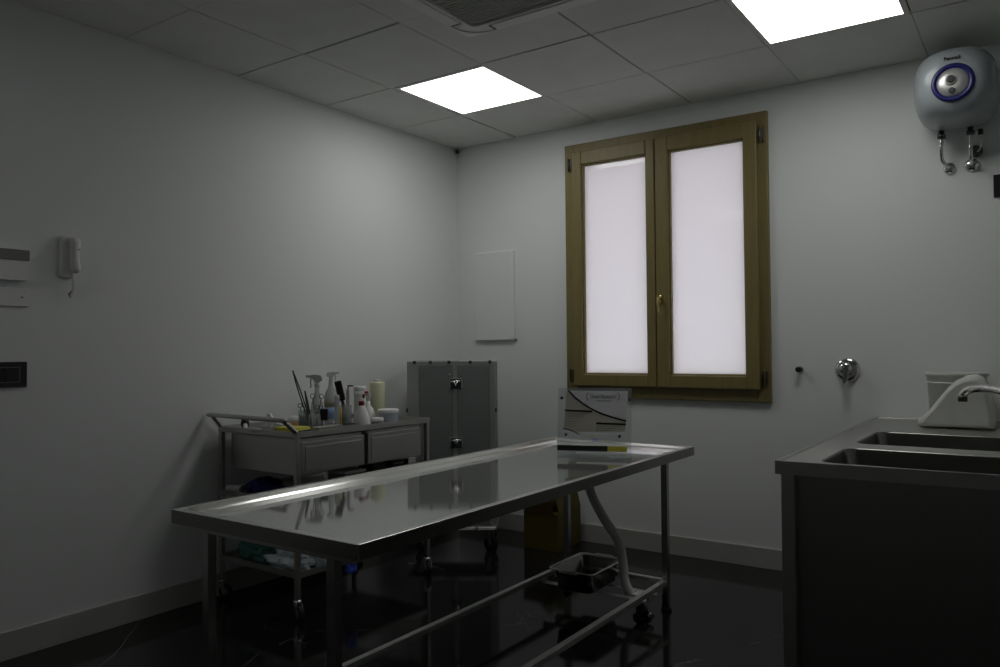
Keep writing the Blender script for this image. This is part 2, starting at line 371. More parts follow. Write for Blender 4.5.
lr.box(1.552-TX,2.125-TX,-1.049-TY,-1.021-TY,zc-.0115,zc+.0115,.002); lr.box(1.44-TX,2.14-TX,-3.214-TY,-3.186-TY,zc-.0115,zc+.0115,.002)
for y in (-1.13,-1.26): lr.box(1.552-TX,2.125-TX,y-.02-TY,y+.02-TY,.104,.108,.001); 
for y in (-1.13,-1.26):
    lr.box(1.552-.014-TX,1.552-.004-TX,y-.02-TY,y+.02-TY,.104,.134); lr.box(2.129-TX,2.139-TX,y-.02-TY,y+.02-TY,.104,.134)
lr.build('lower_frame','railsteel',root)
for y in (-3.2,-1.035):
    ub=MB(); ub.box(-.30,.40,y-.015-TY,y+.015-TY,TZ-.066,TZ-.0405,.002); ub.build('top_crossbar','brushed',root)
d=MB(); d.lathe([(.03,0),(.03,.05),(.045,.055),(.045,.062)],(1.765-TX,-1.2-TY,TZ-.112),16); d.build('drain_outlet','white',root)

h=MB(); h.tube([(1.765,-1.2,.694),(1.768,-1.2,.64),(1.786,-1.2,.598),(1.810,-1.2,.545),(1.870,-1.2,.454),(1.940,-1.2,.363),(1.965,-1.2,.266),(1.972,-1.2,.18),(1.992,-1.2,.128),(2.03,-1.2,.085),(2.055,-1.2,.06)],.0235,12,smooth_path=5,m='hose')
ho=h.build('drain_hose'); tag(ho,'white drain hose bending down from under the steel table','hose')
h=MB(); h.tube([(2.035,-1.2,.095),(2.055,-1.2,.062)],.032,14); h.build('hose_collar','white',ho)
h=MB(); h.box(2.030,2.105,-1.235,-1.165,.112,.118,.002); h.build('hose_bracket','white',ho)
v=MB(); v.lathe([(.045,0),(.045,.012),(.03,.018),(.03,.05),(.024,.055),(.024,.06)],(2.068,-1.2,0),16,m='black'); v.tube([(2.07,-1.2,.03),(2.12,-1.23,.03)],.012,10,m='black'); v.tube([(2.118,-1.229,.03),(2.135,-1.24,.03)],.015,10,m='chrome')
tag(v.build('floor_drain_valve'),'black and chrome drain fitting on the floor under the hose end','drain')

# steel pan hanging in the lower frame
root=empty('steel_pan',(1.752,-1.182,.109),'deep rectangular stainless pan with flared rim on the lower table frame','pan')
p=MB(); A=.125; B=.175
def pr(i,z,r=.03): return at(rrect(-A+i,A-i,-B+i,B-i,r,5),z)
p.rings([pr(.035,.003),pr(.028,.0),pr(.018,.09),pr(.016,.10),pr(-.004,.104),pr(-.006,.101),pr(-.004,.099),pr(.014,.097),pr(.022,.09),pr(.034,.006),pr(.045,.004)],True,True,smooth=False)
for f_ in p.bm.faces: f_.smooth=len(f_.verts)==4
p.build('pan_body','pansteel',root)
q=MB(); q.tube([(x,y,.104) for x,y in rrect(-A-.002,A+.002,-B-.002,B+.002,.03,5)],.0045,8,closed=True); q.build('pan_rim','railsteel',root)
for sy in (-1,1):
    q=MB(); q.tube([(-.05,sy*(B+.002),.101),(-.045,sy*(B+.028),.103),(.045,sy*(B+.028),.103),(.05,sy*(B+.002),.101)],.0045,8); q.build('pan_handle','cart',root)

# display board on the table
sx,sy_=1.650,-1.300; SR=math.atan2(-1.218+1.339,2.010-1.674)
root=empty('display_board',(sx,sy_,TZ-.0285),'upright clear acrylic display with a printed grey and beige card at the table head','sign',rz=SR)
root.rotation_euler=(R(-9),0,SR)
Z0=TZ-.0285
def W(w): return w-Z0
a=MB(); a.box(0,.378,0,.004,0,W(1.125),.0015); a.build('acrylic_sheet','acryl',root)
a=MB(); a.box(.001,.377,.004,.095,0,.004,.0015,T=Matrix.Rotation(R(9),4,'X')); a.build('acrylic_foot','acryl',root)
a=MB(); a.box(.058,.378,.0045,.0065,W(1.112),W(1.1255)); a.box(.362,.378,.0045,.0065,W(1.066),W(1.112)); a.build('backing_strip','grey',root)
c=MB(); c.prism([(.030,W(.902)),(.352,W(.894)),(.360,W(1.110)),(.046,W(1.111))],-.003,-.0005); card=c.build('printed_card','cardl',root)
cv=[(.056,1.109),(.093,1.073),(.130,1.045),(.168,1.021),(.205,1.003),(.243,.988),(.293,.973),(.352,.958)]
c=MB(); poly=[(.046,W(1.109)),(.033,W(.914)),(.075,W(.907)),(.11,W(.900)),(.346,W(.905)),(.352,W(.958))]+[(u,W(w)) for u,w in reversed(cv[:-1])]
vs=[c.bm.verts.new((x,-.0036,z)) for x,z in poly]; c.bm.faces.new(vs); bmesh.ops.triangulate(c.bm,faces=c.bm.faces[:])
c.build('beige_card_area','cardb',card)
def stroke(mb,pts,w):
    for (x0,z0),(x1,z1) in zip(pts[:-1],pts[1:]):
        dx,dz=x1-x0,z1-z0; l=math.hypot(dx,dz); nx_,nz_=-dz/l*w/2,dx/l*w/2; ex,ez=dx/l*w*.2,dz/l*w*.2
        mb.prism([(x0-ex+nx_,W(z0-ez+nz_)),(x1+ex+nx_,W(z1+ez+nz_)),(x1+ex-nx_,W(z1+ez-nz_)),(x0-ex-nx_,W(z0-ez-nz_))],-.0048,-.0038)
def line(name,pts,w,m):
    c=MB(); stroke(c,pts,w); bmesh.ops.remove_doubles(c.bm,verts=c.bm.verts,dist=.0002); c.build(name,m,card)
line('card_curve',cv,.0085,'ink'); line('card_curve',[(.031,.914),(.05,.912),(.075,.905),(.095,.897),(.112,.887)],.005,'ink')
line('heading_bar',[(.040,1.008),(.178,1.004)],.010,'ink'); line('heading_bar',[(.203,.944),(.349,.941)],.010,'ink')
for i,(u0,u1,w) in enumerate([(.055,.16,.992),(.055,.145,.98),(.055,.135,.966),(.045,.12,.952),(.045,.10,.94),(.055,.09,.928)]): line('print_line',[(u0,w),(u1,w)],.0016,'inkg')
for i,(u0,u1,w) in enumerate([(.212,.33,.930),(.205,.30,.919),(.205,.28,.908)]): line('print_line',[(u0,w),(u1,w)],.0016,'inkg')
line('print_line',[(.205,.935),(.205,.905)],.003,'inkg')
for sx_,cx_ in ((-1,.150),(1,.318)):
    line('card_bracket',[(cx_-sx_*.010,1.1),(cx_-sx_*.002,1.092),(cx_,1.081),(cx_-sx_*.002,1.070),(cx_-sx_*.010,1.062)],.0035,'inkg')
line('print_line',[(.20,1.060),(.275,1.059)],.003,'inkg')
RX=Matrix.Rotation(PI/2,4,'X')
text_mesh('card_title','Omni Research',.030,'inkl',card,Matrix.Translation((.234,-.0042,W(1.081)))@RX,.0004,squash=.72)
text_mesh('board_web_line','info',.022,'lemon',root,Matrix.Translation((.178,-.0012,W(.882)))@RX,.0004)
text_mesh('board_logo','SRL',.026,'logo',root,Matrix.Translation((.196,-.0012,W(.856)))@RX,.0006)
c=MB(); c.box(.001,.259,-.006,-.001,W(.803),W(.830),.001); c.build('black_band','ink',root)
c=MB(); c.box(.2595,.357,-.006,-.001,W(.803),W(.830),.001); c.build('yellow_band','lemon',root)
c=MB(); c.box(.10,.355,-.006,-.001,W(.788),W(.797),.001); c.build('reflection_band','white',root)  # white strip paints a bright reflection below the printed bands
for u,w in ((.020,1.072),(.369,1.066),(.046,.884),(.319,.880)):
    q=MB(); q.lathe([(.0075,0),(.0075,.006),(.004,.009)],(u,.0,W(w)),12,axis='y'); q.build('board_screw','black',root)

# ------------------------------------------------------------ flight case on casters
root=empty('flight_case',(.283,-.91,0),'tall grey two-door flight case on casters standing across the room corner','flight case',rz=math.atan2(.317,.488))
CW,CD,Z0c,Z1c=.582,.34,.150,1.250
b=MB(); b.box(.006,CW-.006,.012,CD,Z0c+.004,Z1c-.004); b.build('case_body','caseg',root)
e=MB(); t_=.018
e.box(0,.078,-.002,.022,Z0c,Z1c,.003)
e.box(CW-.042,CW,-.002,.022,Z0c,Z1c,.003)
e.box(.078,CW-.042,-.001,.022,Z1c-.034,Z1c,.003); e.box(.078,CW-.042,-.001,.022,Z0c,Z0c+.03,.003)
for x in (0,CW-t_):
    e.box(x,x+t_,.022,CD+.002,Z1c-t_,Z1c+.001,.003); e.box(x,x+t_,.022,CD+.002,Z0c-.001,Z0c+t_,.003); e.box(x,x+t_,CD-t_,CD+.003,Z0c,Z1c,.003)
e.box(t_,CW-t_,CD-t_,CD+.003,Z1c-t_,Z1c+.001,.003)
e.build('edge_extrusion','alu',root)
for x0,x1 in ((.081,.302),(.330,.538)):
    d=MB(); d.box(x0,x1,-.006,.012,Z0c+.034,Z1c-.037,.002); dr=d.build('case_door','caseg',root)
    for fx in (x0+.028,x1-.02):
        for z in (Z1c-.09,Z1c-.15,Z1c-.20,.62,.32):
            r_=MB(); r_.lathe([(.0042,0),(.003,.003)],(fx,-.006,z),8,axis='y'); r_.build('rivet','chrome',dr)
b=MB(); b.box(.303,.329,-.009,.012,Z0c+.034,Z1c-.035,.002); b.build('centre_stile','alu',root)
for z in (1.102,.718,.34):
    l=MB(); l.box(.284,.359,-.013,-.006,z-.034,z+.034,.005,m='charc'); l.box(.278,.365,-.0115,-.009,z-.028,z+.036,.001,m='alu')
    l.tube([(.291,-.018,z+.015),(.352,-.018,z+.018)],.007,8,m='chrome'); l.tube([(.31,-.020,z+.018),(.322,-.021,z-.012),(.334,-.020,z+.018)],.005,8,m='chrome')
    l.build('butterfly_latch',None,root)
for x in (.05,.155,.277,.416,.545):
    q=MB(); q.box(x-.010,x+.010,-.006,.03,Z1c-.018,Z1c+.003,.003); q.build('edge_clip','charc',root)
for x in (.0,CW):
    for z in (.93,.60):
        q=MB(); q.box(x-.006,x+.006,-.006,.04,z-.014,z+.014,.003); q.build('side_hinge','charc',root)
def caster(root,x,y,top,col='grey',name='caster',rw=.035,rot=.6):
    T=Matrix.Translation((x,y,0))@Matrix.Rotation(rot,4,'Z')
    q=MB(); q.lathe([(.020,top-.018),(.022,top-.012),(.022,top-.004),(.014,top)],(0,0,0),14,T=T,m='chrome')
    for s in (-1,1): q.prism([(-.018,top-.016),(.018,top-.016),(.034,rw),(.022,rw-.012),(.012,rw)],s*.017-.0015,s*.017+.0015,T=T,m='cart')
    q.box(-.018,.018,-.0185,.0185,top-.020,top-.015,T=T,m='cart')
    c=q.build(name,None,root)
    w=MB()
    wp=[(rw*.55,-.012),(rw*.93,-.012),(rw,-.008),(rw,.008),(rw*.93,.012),(rw*.55,.012)]
    w.lathe(wp,(.022,0,rw),20,T=T,axis='y',m='rubber'); w.lathe([(rw*.5,-.014),(rw*.55,-.0121),(rw*.55,.0121),(rw*.5,.014)],(.022,0,rw),16,T=T,axis='y',m=col)
    w.build('caster_wheel',None,c)
for x,y,r_ in ((.07,.06,.4),(CW-.06,.06,-.5),(.07,CD-.06,2),(CW-.06,CD-.06,1)): caster(root,x,y,.152,'rubber',rw=.05,rot=r_)
q=MB()
for x0,x1 in ((.16,.24),(.328,.44),(.458,.575)):
    q=MB(); q.box(x0,x1,-.014,-.003,.151,.170,.003); q.build('lower_edge_guard','white',root)

# ------------------------------------------------------------ instrument cart
CX,CY,CR=.374,-1.676,R(-1.2)
root=empty('instrument_cart',(CX,CY,0),'stainless steel instrument cart with two drawers and casters by the left wall','cart',rz=CR)
hx,hy=.322,.494
for sx_ in (-1,1):
    for s2 in (-1,1):
        l=MB(); x,y=sx_*(hx-.0125),s2*(hy-.0125); l.box(x-.0125,x+.0125,y-.0125,y+.0125,.098,.918,.002); lg=l.build('leg','cart',root)
        caster(lg,x,y,.100,'grey',rw=.038,rot=random.uniform(-1,1))
def shelf(z,name,lip=.025,m='cart',ins=.004,T=.0):
    s=MB(); X,Y=hx-ins,hy-ins
    s.box(-X,X,-Y,Y,z-.012,z-.009); 
    s.box(-X,X,-Y,-Y+.003,z-.012,z+lip-.012,.0008); s.box(-X,X,Y-.003,Y,z-.012,z+lip-.012,.0008); s.box(-X,-X+.003,-Y,Y,z-.012,z+lip-.012,.0008); s.box(X-.003,X,-Y,Y,z-.012,z+lip-.012,.0008)
    return s.build(name,m,root)
shelf(.905,'top_tray',.030,ins=-.0015); shelf(.570,'middle_shelf'); shelf(.215,'lower_shelf',.030)
hb=MB(); hb.box(-.268,.284,-.452,.442,.700,.884,.002); hb.build('drawer_housing','cart',root)
for y0,y1 in ((-.449,-.020),(.008,.437)):
    d=MB(); d.box(.2845,.304,y0,y1,.706,.868,.003); dr=d.build('drawer','cart',root)
    d=MB(); d.box(.3042,.3075,y0+.022,y1-.022,.722,.845,.002); d.build('drawer_panel','cart',dr)
g=MB(); g.box(.2845,.296,-.018,.006,.700,.884); g.build('drawer_gap_shade','black',root)  # black strip standing in for the shaded gap between the drawers
h=MB(); h.tube([(-hx+.012,-hy+.012,.915),(-hx+.012,-hy-.01,.94),(-hx+.014,-hy-.045,.980),(-hx+.03,-hy-.055,.987),(hx-.05,-hy-.060,.985),(hx-.03,-hy-.056,.982),(hx-.014,-hy-.02,.945),(hx-.012,-hy+.012,.915)],.012,10,smooth_path=4); h.build('push_handle','cart',root)

# ---------- things on the cart
ZT=.897
def thing(name,x,y,label,cat,z=ZT,rz=0,group=None): return empty(name,(x,y,z),label,cat,rz,group)
def bottle(name,x,y,prof,m,label,cat='bottle',z=ZT,cap=None,capm='white',lab=None,labm=None,seg=20):
    r=thing(name,x,y,label,cat,z)
    b=MB(); b.lathe(prof,seg=seg); b.build('bottle_body',m,r)
    if cap: c=MB(); c.lathe(cap,seg=seg); c.build('bottle_cap',capm,r)
    if lab: c=MB(); c.lathe([(lab[0]-.0003,lab[1]),(lab[0],lab[1]),(lab[0],lab[2]),(lab[0]-.0003,lab[2])],seg=seg,cap0=False,cap1=False); c.build('bottle_label',labm,r)
    return r
def trigger(root,z,rz,m='white',nm='white',s=1):
    T=Matrix.Rotation(rz,4,'Z')@Matrix.Translation((0,0,z))@Matrix.Scale(s,4)
    t=MB(); t.lathe([(.013,-.004),(.013,.012),(.009,.02)],T=T,m=m); t.prism([(-.030,.030),(-.022,.052),(.012,.058),(.040,.054),(.044,.044),(.020,.036),(.010,.018),(-.010,.018)],-.010,.010,T=T,m=m)
    t.build('spray_head',None,root)
    t=MB(); t.box(.042,.054,-.007,.007,.043,.056,.002,T=T); t.build('spray_nozzle',nm,root)
    t=MB(); t.tube([(.026,0,.040),(.032,0,.022),(.028,0,.004),(.033,0,-.008)],.004,8,T=T,smooth_path=3); t.build('spray_trigger',m,root)
tr=R(215)
# spray bottles
r=bottle('spray_bottle',.30,-1.698,[(.034,0),(.036,.006),(.036,.10),(.032,.13),(.016,.175),(.013,.20),(.013,.222)],'bodyp','translucent empty spray bottle with white trigger head behind the scissors','spray bottle')
trigger(r,.226,tr,'softw','softw',1.15)
r=bottle('spray_bottle',.25,-1.545,[(.038,0),(.040,.006),(.040,.15),(.034,.18),(.016,.215),(.013,.24),(.013,.25)],'bodyp','clear spray bottle with pale blue label and faint trigger left of black brush','spray bottle',lab=(.0405,.03,.095),labm='blabel')
trigger(r,.252,R(60),'softw','softw',.9)
c=MB(); c.lathe([(.0402,.10),(.0406,.10),(.0406,.135),(.0402,.135)],cap0=False,cap1=False); c.build('olive_label','olive',r)
r=bottle('spray_bottle',.60,-1.645,[(.046,0),(.049,.006),(.046,.05),(.033,.09),(.019,.118),(.014,.125)],'white','white cone-shouldered bottle with dark red flat cap at the cart front','bottle',cap=[(.016,.122),(.016,.145),(.014,.148)],capm='dred')
r.name='capped_bottle'
r=bottle('spray_bottle',.44,-1.43,[(.040,0),(.043,.01),(.042,.05),(.030,.085),(.014,.105),(.012,.13)],'white','round white spray bottle with bright red nozzle before the tall cream bottle','spray bottle')
T=Matrix.Translation((0,0,.128))@Matrix.Rotation(R(205),4,'Z')
c=MB(); c.lathe([(.012,0),(.012,.02),(.008,.032)],T=T,m='softw'); c.prism([(-.014,.026),(-.010,.046),(.012,.052),(.022,.044),(.018,.034),(.0,.024)],-.008,.008,T=T,m='softw'); c.build('spray_head',None,r)
c=MB(); c.box(.000,.020,-.009,.009,.046,.060,.003,T=T); c.box(.020,.034,-.006,.006,.018,.042,.003,T=T); c.build('red_trigger','red',r)
# jars and tubs
bottle('jar',.29,-1.345,[(.036,0),(.038,.005),(.038,.155),(.034,.163)],'softw','tall whitish cylindrical jar with ribbed pale lid behind the red-capped bottle','jar',cap=[(.040,.158),(.041,.162),(.041,.178),(.039,.18),(.041,.184),(.041,.206),(.038,.210)],capm='white')
bottle('tall_bottle',.335,-1.243,[(.046,0),(.048,.006),(.048,.225),(.043,.232),(.03,.236)],'cream','tall cream yellow bottle standing at the rear right of the cart top','bottle',cap=[(.020,.234),(.022,.238),(.022,.246),(.012,.250)],capm='softw')
bottle('tub',.55,-1.375,[(.048,0),(.054,.006),(.058,.062),(.058,.066)],'tubb','wide blue-grey plastic tub with white lid at the cart right end','tub',cap=[(.061,.062),(.062,.066),(.062,.078),(.058,.083)],capm='white',seg=28)
bottle('jar',.625,-1.545,[(.030,0),(.032,.004),(.032,.030)],'grey','small low grey jar with flat white lid at the front edge of the cart','jar',cap=[(.034,.028),(.035,.031),(.035,.044),(.032,.048)],capm='white',seg=24)
b=MB(); b.lathe([(.026,0),(.028,.004),(.028,.006),(.018,.010)],seg=20,m='charc'); o=b.build('bottle_lid'); o.location=(.40,-1.075+.0,ZT); o.location.y=-1.19+.05; tag(o,'small dark loose lid lying at the cart right rear','lid'); o.location=(.60,-1.262,ZT)
r=thing('ointment_tub',.2,-1.78,'small tub with orange label and white lid behind the yellow packet','tub')
b=MB(); b.lathe([(.036,0),(.038,.003),(.038,.03)]); b.build('tub_body','orange',r); b=MB(); b.lathe([(.039,.029),(.040,.033),(.034,.048),(.018,.058),(.006,.060)]); b.build('tub_lid','white',r)
# instrument jar with forceps and scissors
def glass(r,rad,h,m='glass',th=.002):
    b=MB(); b.lathe([(rad*.9,0),(rad,.004),(rad,h),(rad-th,h),(rad-th,.006),(.001,.005)],seg=22,cap1=True); b.build('glass_wall',m,r)
r=thing('disinfectant_beaker',.40,-1.872,'squat glass beaker of blue-grey liquid at the cart left front','beaker')
glass(r,.036,.105); b=MB(); b.lathe([(.032,.0062),(.0335,.01),(.0335,.078)]); b.build('liquid','liq',r)
r=thing('instrument_beaker',.50,-1.885,'greenish glass beaker holding scissors, in front of the first spray bottle','beaker')
glass(r,.040,.09); b=MB(); b.lathe([(.036,.0062),(.0375,.01),(.0375,.03)]); b.build('liquid','liq',r)
def scissors(x,y,z,tilt,rz,L,label,gap=.018,m='dark',ringr=.011,group=None):
    r=empty('surgical_scissors',(x,y,z),label,'scissors',0,group)
    r.rotation_euler=(tilt[0],tilt[1],rz)
    for s in (-1,1):
        b=MB(); pts=[(0,0,0),(-s*.001,s*.001,L*.35),(s*gap*.55,s*.001,L*.55),(s*gap,s*.001,L-ringr*2)]
        b.tube(pts,.0026,6,smooth_path=4)
        b.tube([(s*gap+ringr*math.cos(a),s*.001,L-ringr+ringr*math.sin(a)) for a in [2*PI*k/14 for k in range(14)]],.0022,6,closed=True)
        b.build('scissor_half',m,r)
    b=MB(); b.lathe([(.005,-.004),(.005,.004)],(0,0,L*.36),10,axis='y'); b.build('scissor_pivot','chrome',r)
    return r
scissors(.500,-1.885,ZT+.008,(0,R(2),0),R(35),.188,'steel scissors with two round finger loops upright in the greenish beaker, tallest of its scissors',.023,'dark',.0125)
scissors(.395,-1.872,ZT+.008,(R(3),R(-6),0),R(35),.135,'dark scissors with round loops leaning left in the blue-grey liquid beaker',.010,'dark',.011)
scissors(.488,-1.868,ZT+.008,(R(-3),R(6),0),R(55),.125,'short dark scissors in the greenish beaker beside the tallest pair',.010,'dark',.010)
def forceps(base,top,label,w=.006):
    b=MB(); B_=Vector(base); T_=Vector(top); ax_=(T_-B_); side=Vector((.82,.57,0))*w
    for s in (-1,1): b.tube([B_,B_+ax_*.3+side*s*.9,B_+ax_*.7+side*s*.9,T_],.0036,8,smooth_path=5)
    b.tube([T_-ax_*.02,T_+ax_*.008],.0045,8)
    o=b.build('forceps','dark'); return tag(o,label,'forceps')
forceps((.445,-1.868,ZT+.012),(.388,-1.947,1.217),'long dark steel forceps leaning far left above the beakers')
forceps((.470,-1.885,ZT+.012),(.435,-1.905,1.108),'shorter dark steel forceps standing between long forceps and finger loops',.004)
b=MB(); b.box(-.020,.020,-.012,.012,0,.062,.003); o=b.build('label_clip','black'); o.location=(.545,-1.868,ZT+.055); o.rotation_euler=(0,0,R(35)); 
b=MB(); b.tube([(-.012,0,-.050),(-.012,0,0)],.003,6); b.build('clip_stem','dark',o)
tag(o,'black square clip standing at the right side of the greenish beaker','clip')
# syringe-like ribbed tubes
r=thing('ribbed_tube_holder',.45,-1.686,'clear ribbed plastic tube between blue-labelled bottle and black brush','tube')
b=MB(); b.lathe([(.014,0)]+[(.014+.002*(k%2),.012*k+.006) for k in range(14)]+[(.012,.18)],seg=14); b.build('tube_body','bodyp',r)
# brush cup
r=thing('brush_cup',.42,-1.600,'clear cup half filled with dark blue-grey liquid holding a black brush','cup')
glass(r,.040,.115); b=MB(); b.lathe([(.035,.0062),(.0372,.01),(.0372,.090)]); b.build('liquid','charc',r)
b=MB(); b.box(-.020,.020,-.011,.011,.0,.115,.006,m='black'); b.tube([(0,0,0),(0,0,-.13)],.010,8,m='charc')
o=b.build('hand_brush'); o.location=(.425,-1.622,ZT+.143); o.rotation_euler=(R(6),R(-12),R(35)); tag(o,'black-headed brush leaning left in the clear cup','brush')
b=MB(); b.tube([(0,0,0),(0,0,.215)],.004,8,m='dark'); b.box(-.002,.030,-.004,.004,.213,.221,.002,m='black'); b.box(-.010,.010,-.010,.010,.03,.20,.004,m='softw'); 
o=b.build('squeegee'); o.location=(.432,-1.583,ZT+.008); o.rotation_euler=(0,0,R(35)); tag(o,'white-bodied tool with black hooked top standing right of the black brush','tool')
b=MB(); b.tube([(0,0,0),(0,0,.115)],.0065,8,m='penb'); b.lathe([(.0065,.115),(.002,.130)],seg=8,m='penb'); o=b.build('marker_pen'); o.location=(.55,-1.751,ZT); o.rotation_euler=(R(2),0,0); tag(o,'yellow marker pen standing upright in front of the black brush','pen')
# things lying at the left end
r=thing('folded_packet',.545,-2.085,'bright yellow flat packet lying under the cart handle','packet',rz=R(12))
b=MB(); 
pts=[at(rrect(-.075,.075,-.060,.060,.01,3),0),at(rrect(-.078,.078,-.062,.062,.01,3),.018),at(rrect(-.070,.070,-.055,.055,.01,3),.040)]
b.rings(pts,smooth=False); b.build('packet_body','lemon',r)
b=MB(); b.box(.070,.084,-.050,.050,.004,.026,.004); b.build('packet_end','black',r)
r=thing('trimmer',.17,-2.09,'small tool with round black head and white handle at the cart left end','tool',rz=R(-35))
b=MB(); b.lathe([(.006,-.022),(.020,-.018),(.027,0),(.020,.018),(.006,.022)],(0,0,.040),16,axis='y'); b.build('tool_head','black',r)
b=MB(); b.tube([(.012,0,.036),(.070,0,.013)],.012,10); b.build('tool_handle','white',r)
scissors(.27,-2.135,ZT+.010,(0,R(86),0),R(8),.16,'steel scissors lying flat beside the black-headed tool',.012,'cart')
scissors(.22,-2.05,ZT+.010,(0,R(86),0),R(48),.17,'dark steel scissors lying flat with loops toward the yellow packet',.012,'dark')
b=MB(); b.rings([at(rrect(-.07,.07,-.035,.035,.012,3),0),at(rrect(-.078,.078,-.043,.043,.014,3),.022),at(rrect(-.075,.075,-.040,.040,.012,3),.022),at(rrect(-.067,.067,-.032,.032,.010,3),.003)],smooth=False,m='cart'); o=b.build('kidney_tray'); o.location=(.115,-2.035,ZT); o.rotation_euler=(0,0,R(80)); o.location=(.40,-2.13,ZT); o.rotation_euler=(0,0,R(5)); tag(o,'small shallow steel tray lying beneath the cart handle','tray')
def crumple(name,loc,sx_,sy_,sz,m,label,cat,seed,rz=0,amp=.3,kind=None):
    random.seed(seed); bm=bmesh.new(); bmesh.ops.create_icosphere(bm,subdivisions=4,radius=1)
    from mathutils import noise
    for v in bm.verts:
        n=noise.noise(v.co*1.7+Vector((seed,0,0)))+.5*noise.noise(v.co*4+Vector((0,seed,0)))+.25*noise.noise(v.co*9)
        v.co*=1+amp*n; v.co=Vector((v.co.x*sx_,v.co.y*sy_,max(v.co.z,-.55)*sz))
    zmin=min(v.co.z for v in bm.verts)
    for v in bm.verts: v.co.z-=zmin
    me=D.meshes.new(name); bm.to_mesh(me); bm.free(); me.materials.append(M[m]); 
    o=D.objects.new(name,me); COL.objects.link(o); o.location=loc; o.rotation_euler=(0,0,rz); return tag(o,label,cat,kind=kind)
crumple('crumpled_wrapper',(.36,-2.00,ZT),.058,.04,.032,'softw','crumpled white plastic wrapper lying left of the yellow packet','wrapper',4,R(20),.45)
r=thing('paper_packet',.12,-1.875,'small white pointed paper packet at the cart rear near the wall','packet',rz=R(30))
b=MB(); b.prism([(-.04,0),(.045,0),(-.006,.075),(-.02,.075)],-.012,.012); b.build('packet_body','white',r)
r=thing('shallow_tray',.585,-1.915+.0,'long narrow steel tray with dark inside along the cart front edge','tray',rz=R(-93+90))
b=MB(); b.rings([at(rrect(-.03,.03,-.02,.245,.008,3),0),at(rrect(-.036,.036,-.026,.251,.01,3),.030),at(rrect(-.033,.033,-.023,.248,.009,3),.030),at(rrect(-.027,.027,-.017,.242,.007,3),.003)],smooth=False); b.build('tray_body','cart',r)
r.location=(.60,-1.96,ZT)
b=MB(); b.box(-.02,.02,.18,.235,.0045,.034,.004); b.build('tray_insert','black',r)

# things on the middle and lower shelves
ZM=.562
crumple('blue_bag',(.23,-2.0,ZM+.001),.11,.09,.050,'bluebag','crumpled dark blue plastic bag on the middle shelf of the cart','bag',11,0,.35)
b=MB(); b.lathe([(.020,-.045),(.022,-.042),(.022,.042),(.020,.045)],(0,0,.022),18,axis='x'); o=b.build('paper_roll','softw'); o.location=(.17,-2.085,ZM); o.rotation_euler=(0,0,R(20)); o.location=(.125,-2.125,ZM); tag(o,'small white paper roll at the left end of the middle shelf','roll')
for i,(x,y,lab,lab2) in enumerate([(.50,-1.46,'black box on the middle shelf below the gap between drawers','b'),(.50,-1.30,'black box with pale printed lines under the right-hand drawer','b')]):
    r=thing('black_box',x,y,lab,'box',z=ZM,rz=R(-3))
    b=MB(); b.box(-.06,.06,-.055,.055,0,.112,.004); b.build('box_body','black',r)
    if i==1:
        b=MB()
        for k in range(3): b.box(.0602,.0608,-.04,.04,.05+k*.02,.058+k*.02)
        b.build('box_lines','grey',r)
r=thing('grey_box',.50,-1.66,'low grey box on the middle shelf under the left-hand drawer','box',z=ZM); b=MB(); b.box(-.07,.07,-.08,.08,0,.085,.006); b.build('box_body','grey',r); b=MB(); b.box(-.072,.072,-.082,.082,.0855,.10,.004); b.build('box_lid','softw',r)
r=thing('steel_box',.50,-1.20+.06-.06,'plain steel box at the right end of the middle shelf','box',z=ZM); b=MB(); b.box(-.06,.06,-.035,.08-.045,0,.10,.004); b.build('box_body','cart',r); b=MB(); b.box(-.062,.062,-.037,.037,.101,.115,.003); b.build('box_lid','cart',r); r.location=(.52,-1.20,ZM)
ZL=.208
crumple('green_cloth',(.225,-2.045,ZL+.001),.12,.10,.075,'green','crumpled green surgical cloth on the bottom shelf of the cart','cloth',21,0,.35)
crumple('plastic_wrapping',(.50,-2.065,ZL+.001),.12,.07,.06,'paleb','crumpled translucent whitish wrapping on the bottom shelf by the front cart leg','wrapping',32,R(15),.55)
crumple('white_wrapping',(.56,-1.945,ZL+.001),.11,.055,.075,'paleb','pale blue-white plastic sheets lying right of the cart front leg on bottom shelf','wrapping',41,0,.4)
crumple('blue_pouch',(.700,-1.825,.158),.022,.035,.055,'bluev','bright blue pouch hanging at the cart bottom shelf edge right of the pale sheets','pouch',51,0,.3)

# ------------------------------------------------------------ yellow clinical waste box
root=empty('clinical_waste_box',(.85,-.395,0),'yellow clinical waste carton with open flaps on the floor behind the table','waste box',rz=R(3))
b=MB(); b.box(0,.255,0,.34,.001,.25,.003); 
b.build('box_body','yel',root)
b=MB(); T=Matrix.Translation((.0,-.002,.25))@Matrix.Rotation(R(12),4,'X'); b.box(.004,.225,-.004,.0,0,.085,.001,T=T); b.build('front_flap','brown',root)
b=MB(); T=Matrix.Translation((.257,0,.25))@Matrix.Rotation(R(-14),4,'Y')@Matrix.Rotation(0,4,'X'); b.box(0,.004,.01,.33,0,.10,.001,T=T); b.build('side_flap','yel',root)
from mathutils import noise
bm=bmesh.new(); bmesh.ops.create_icosphere(bm,subdivisions=4,radius=1)
for v in bm.verts:
    n=noise.noise(v.co*2)+.6*noise.noise(v.co*6); v.co*=1+.13*n; v.co=Vector((.135+v.co.x*.112,.17+v.co.y*.15,.30+max(v.co.z,-.4)*.14))
me=D.meshes.new('bag_liner'); bm.to_mesh(me); bm.free(); me.materials.append(M['yelbag']); o=D.objects.new('bag_liner',me); COL.objects.link(o); o.parent=root

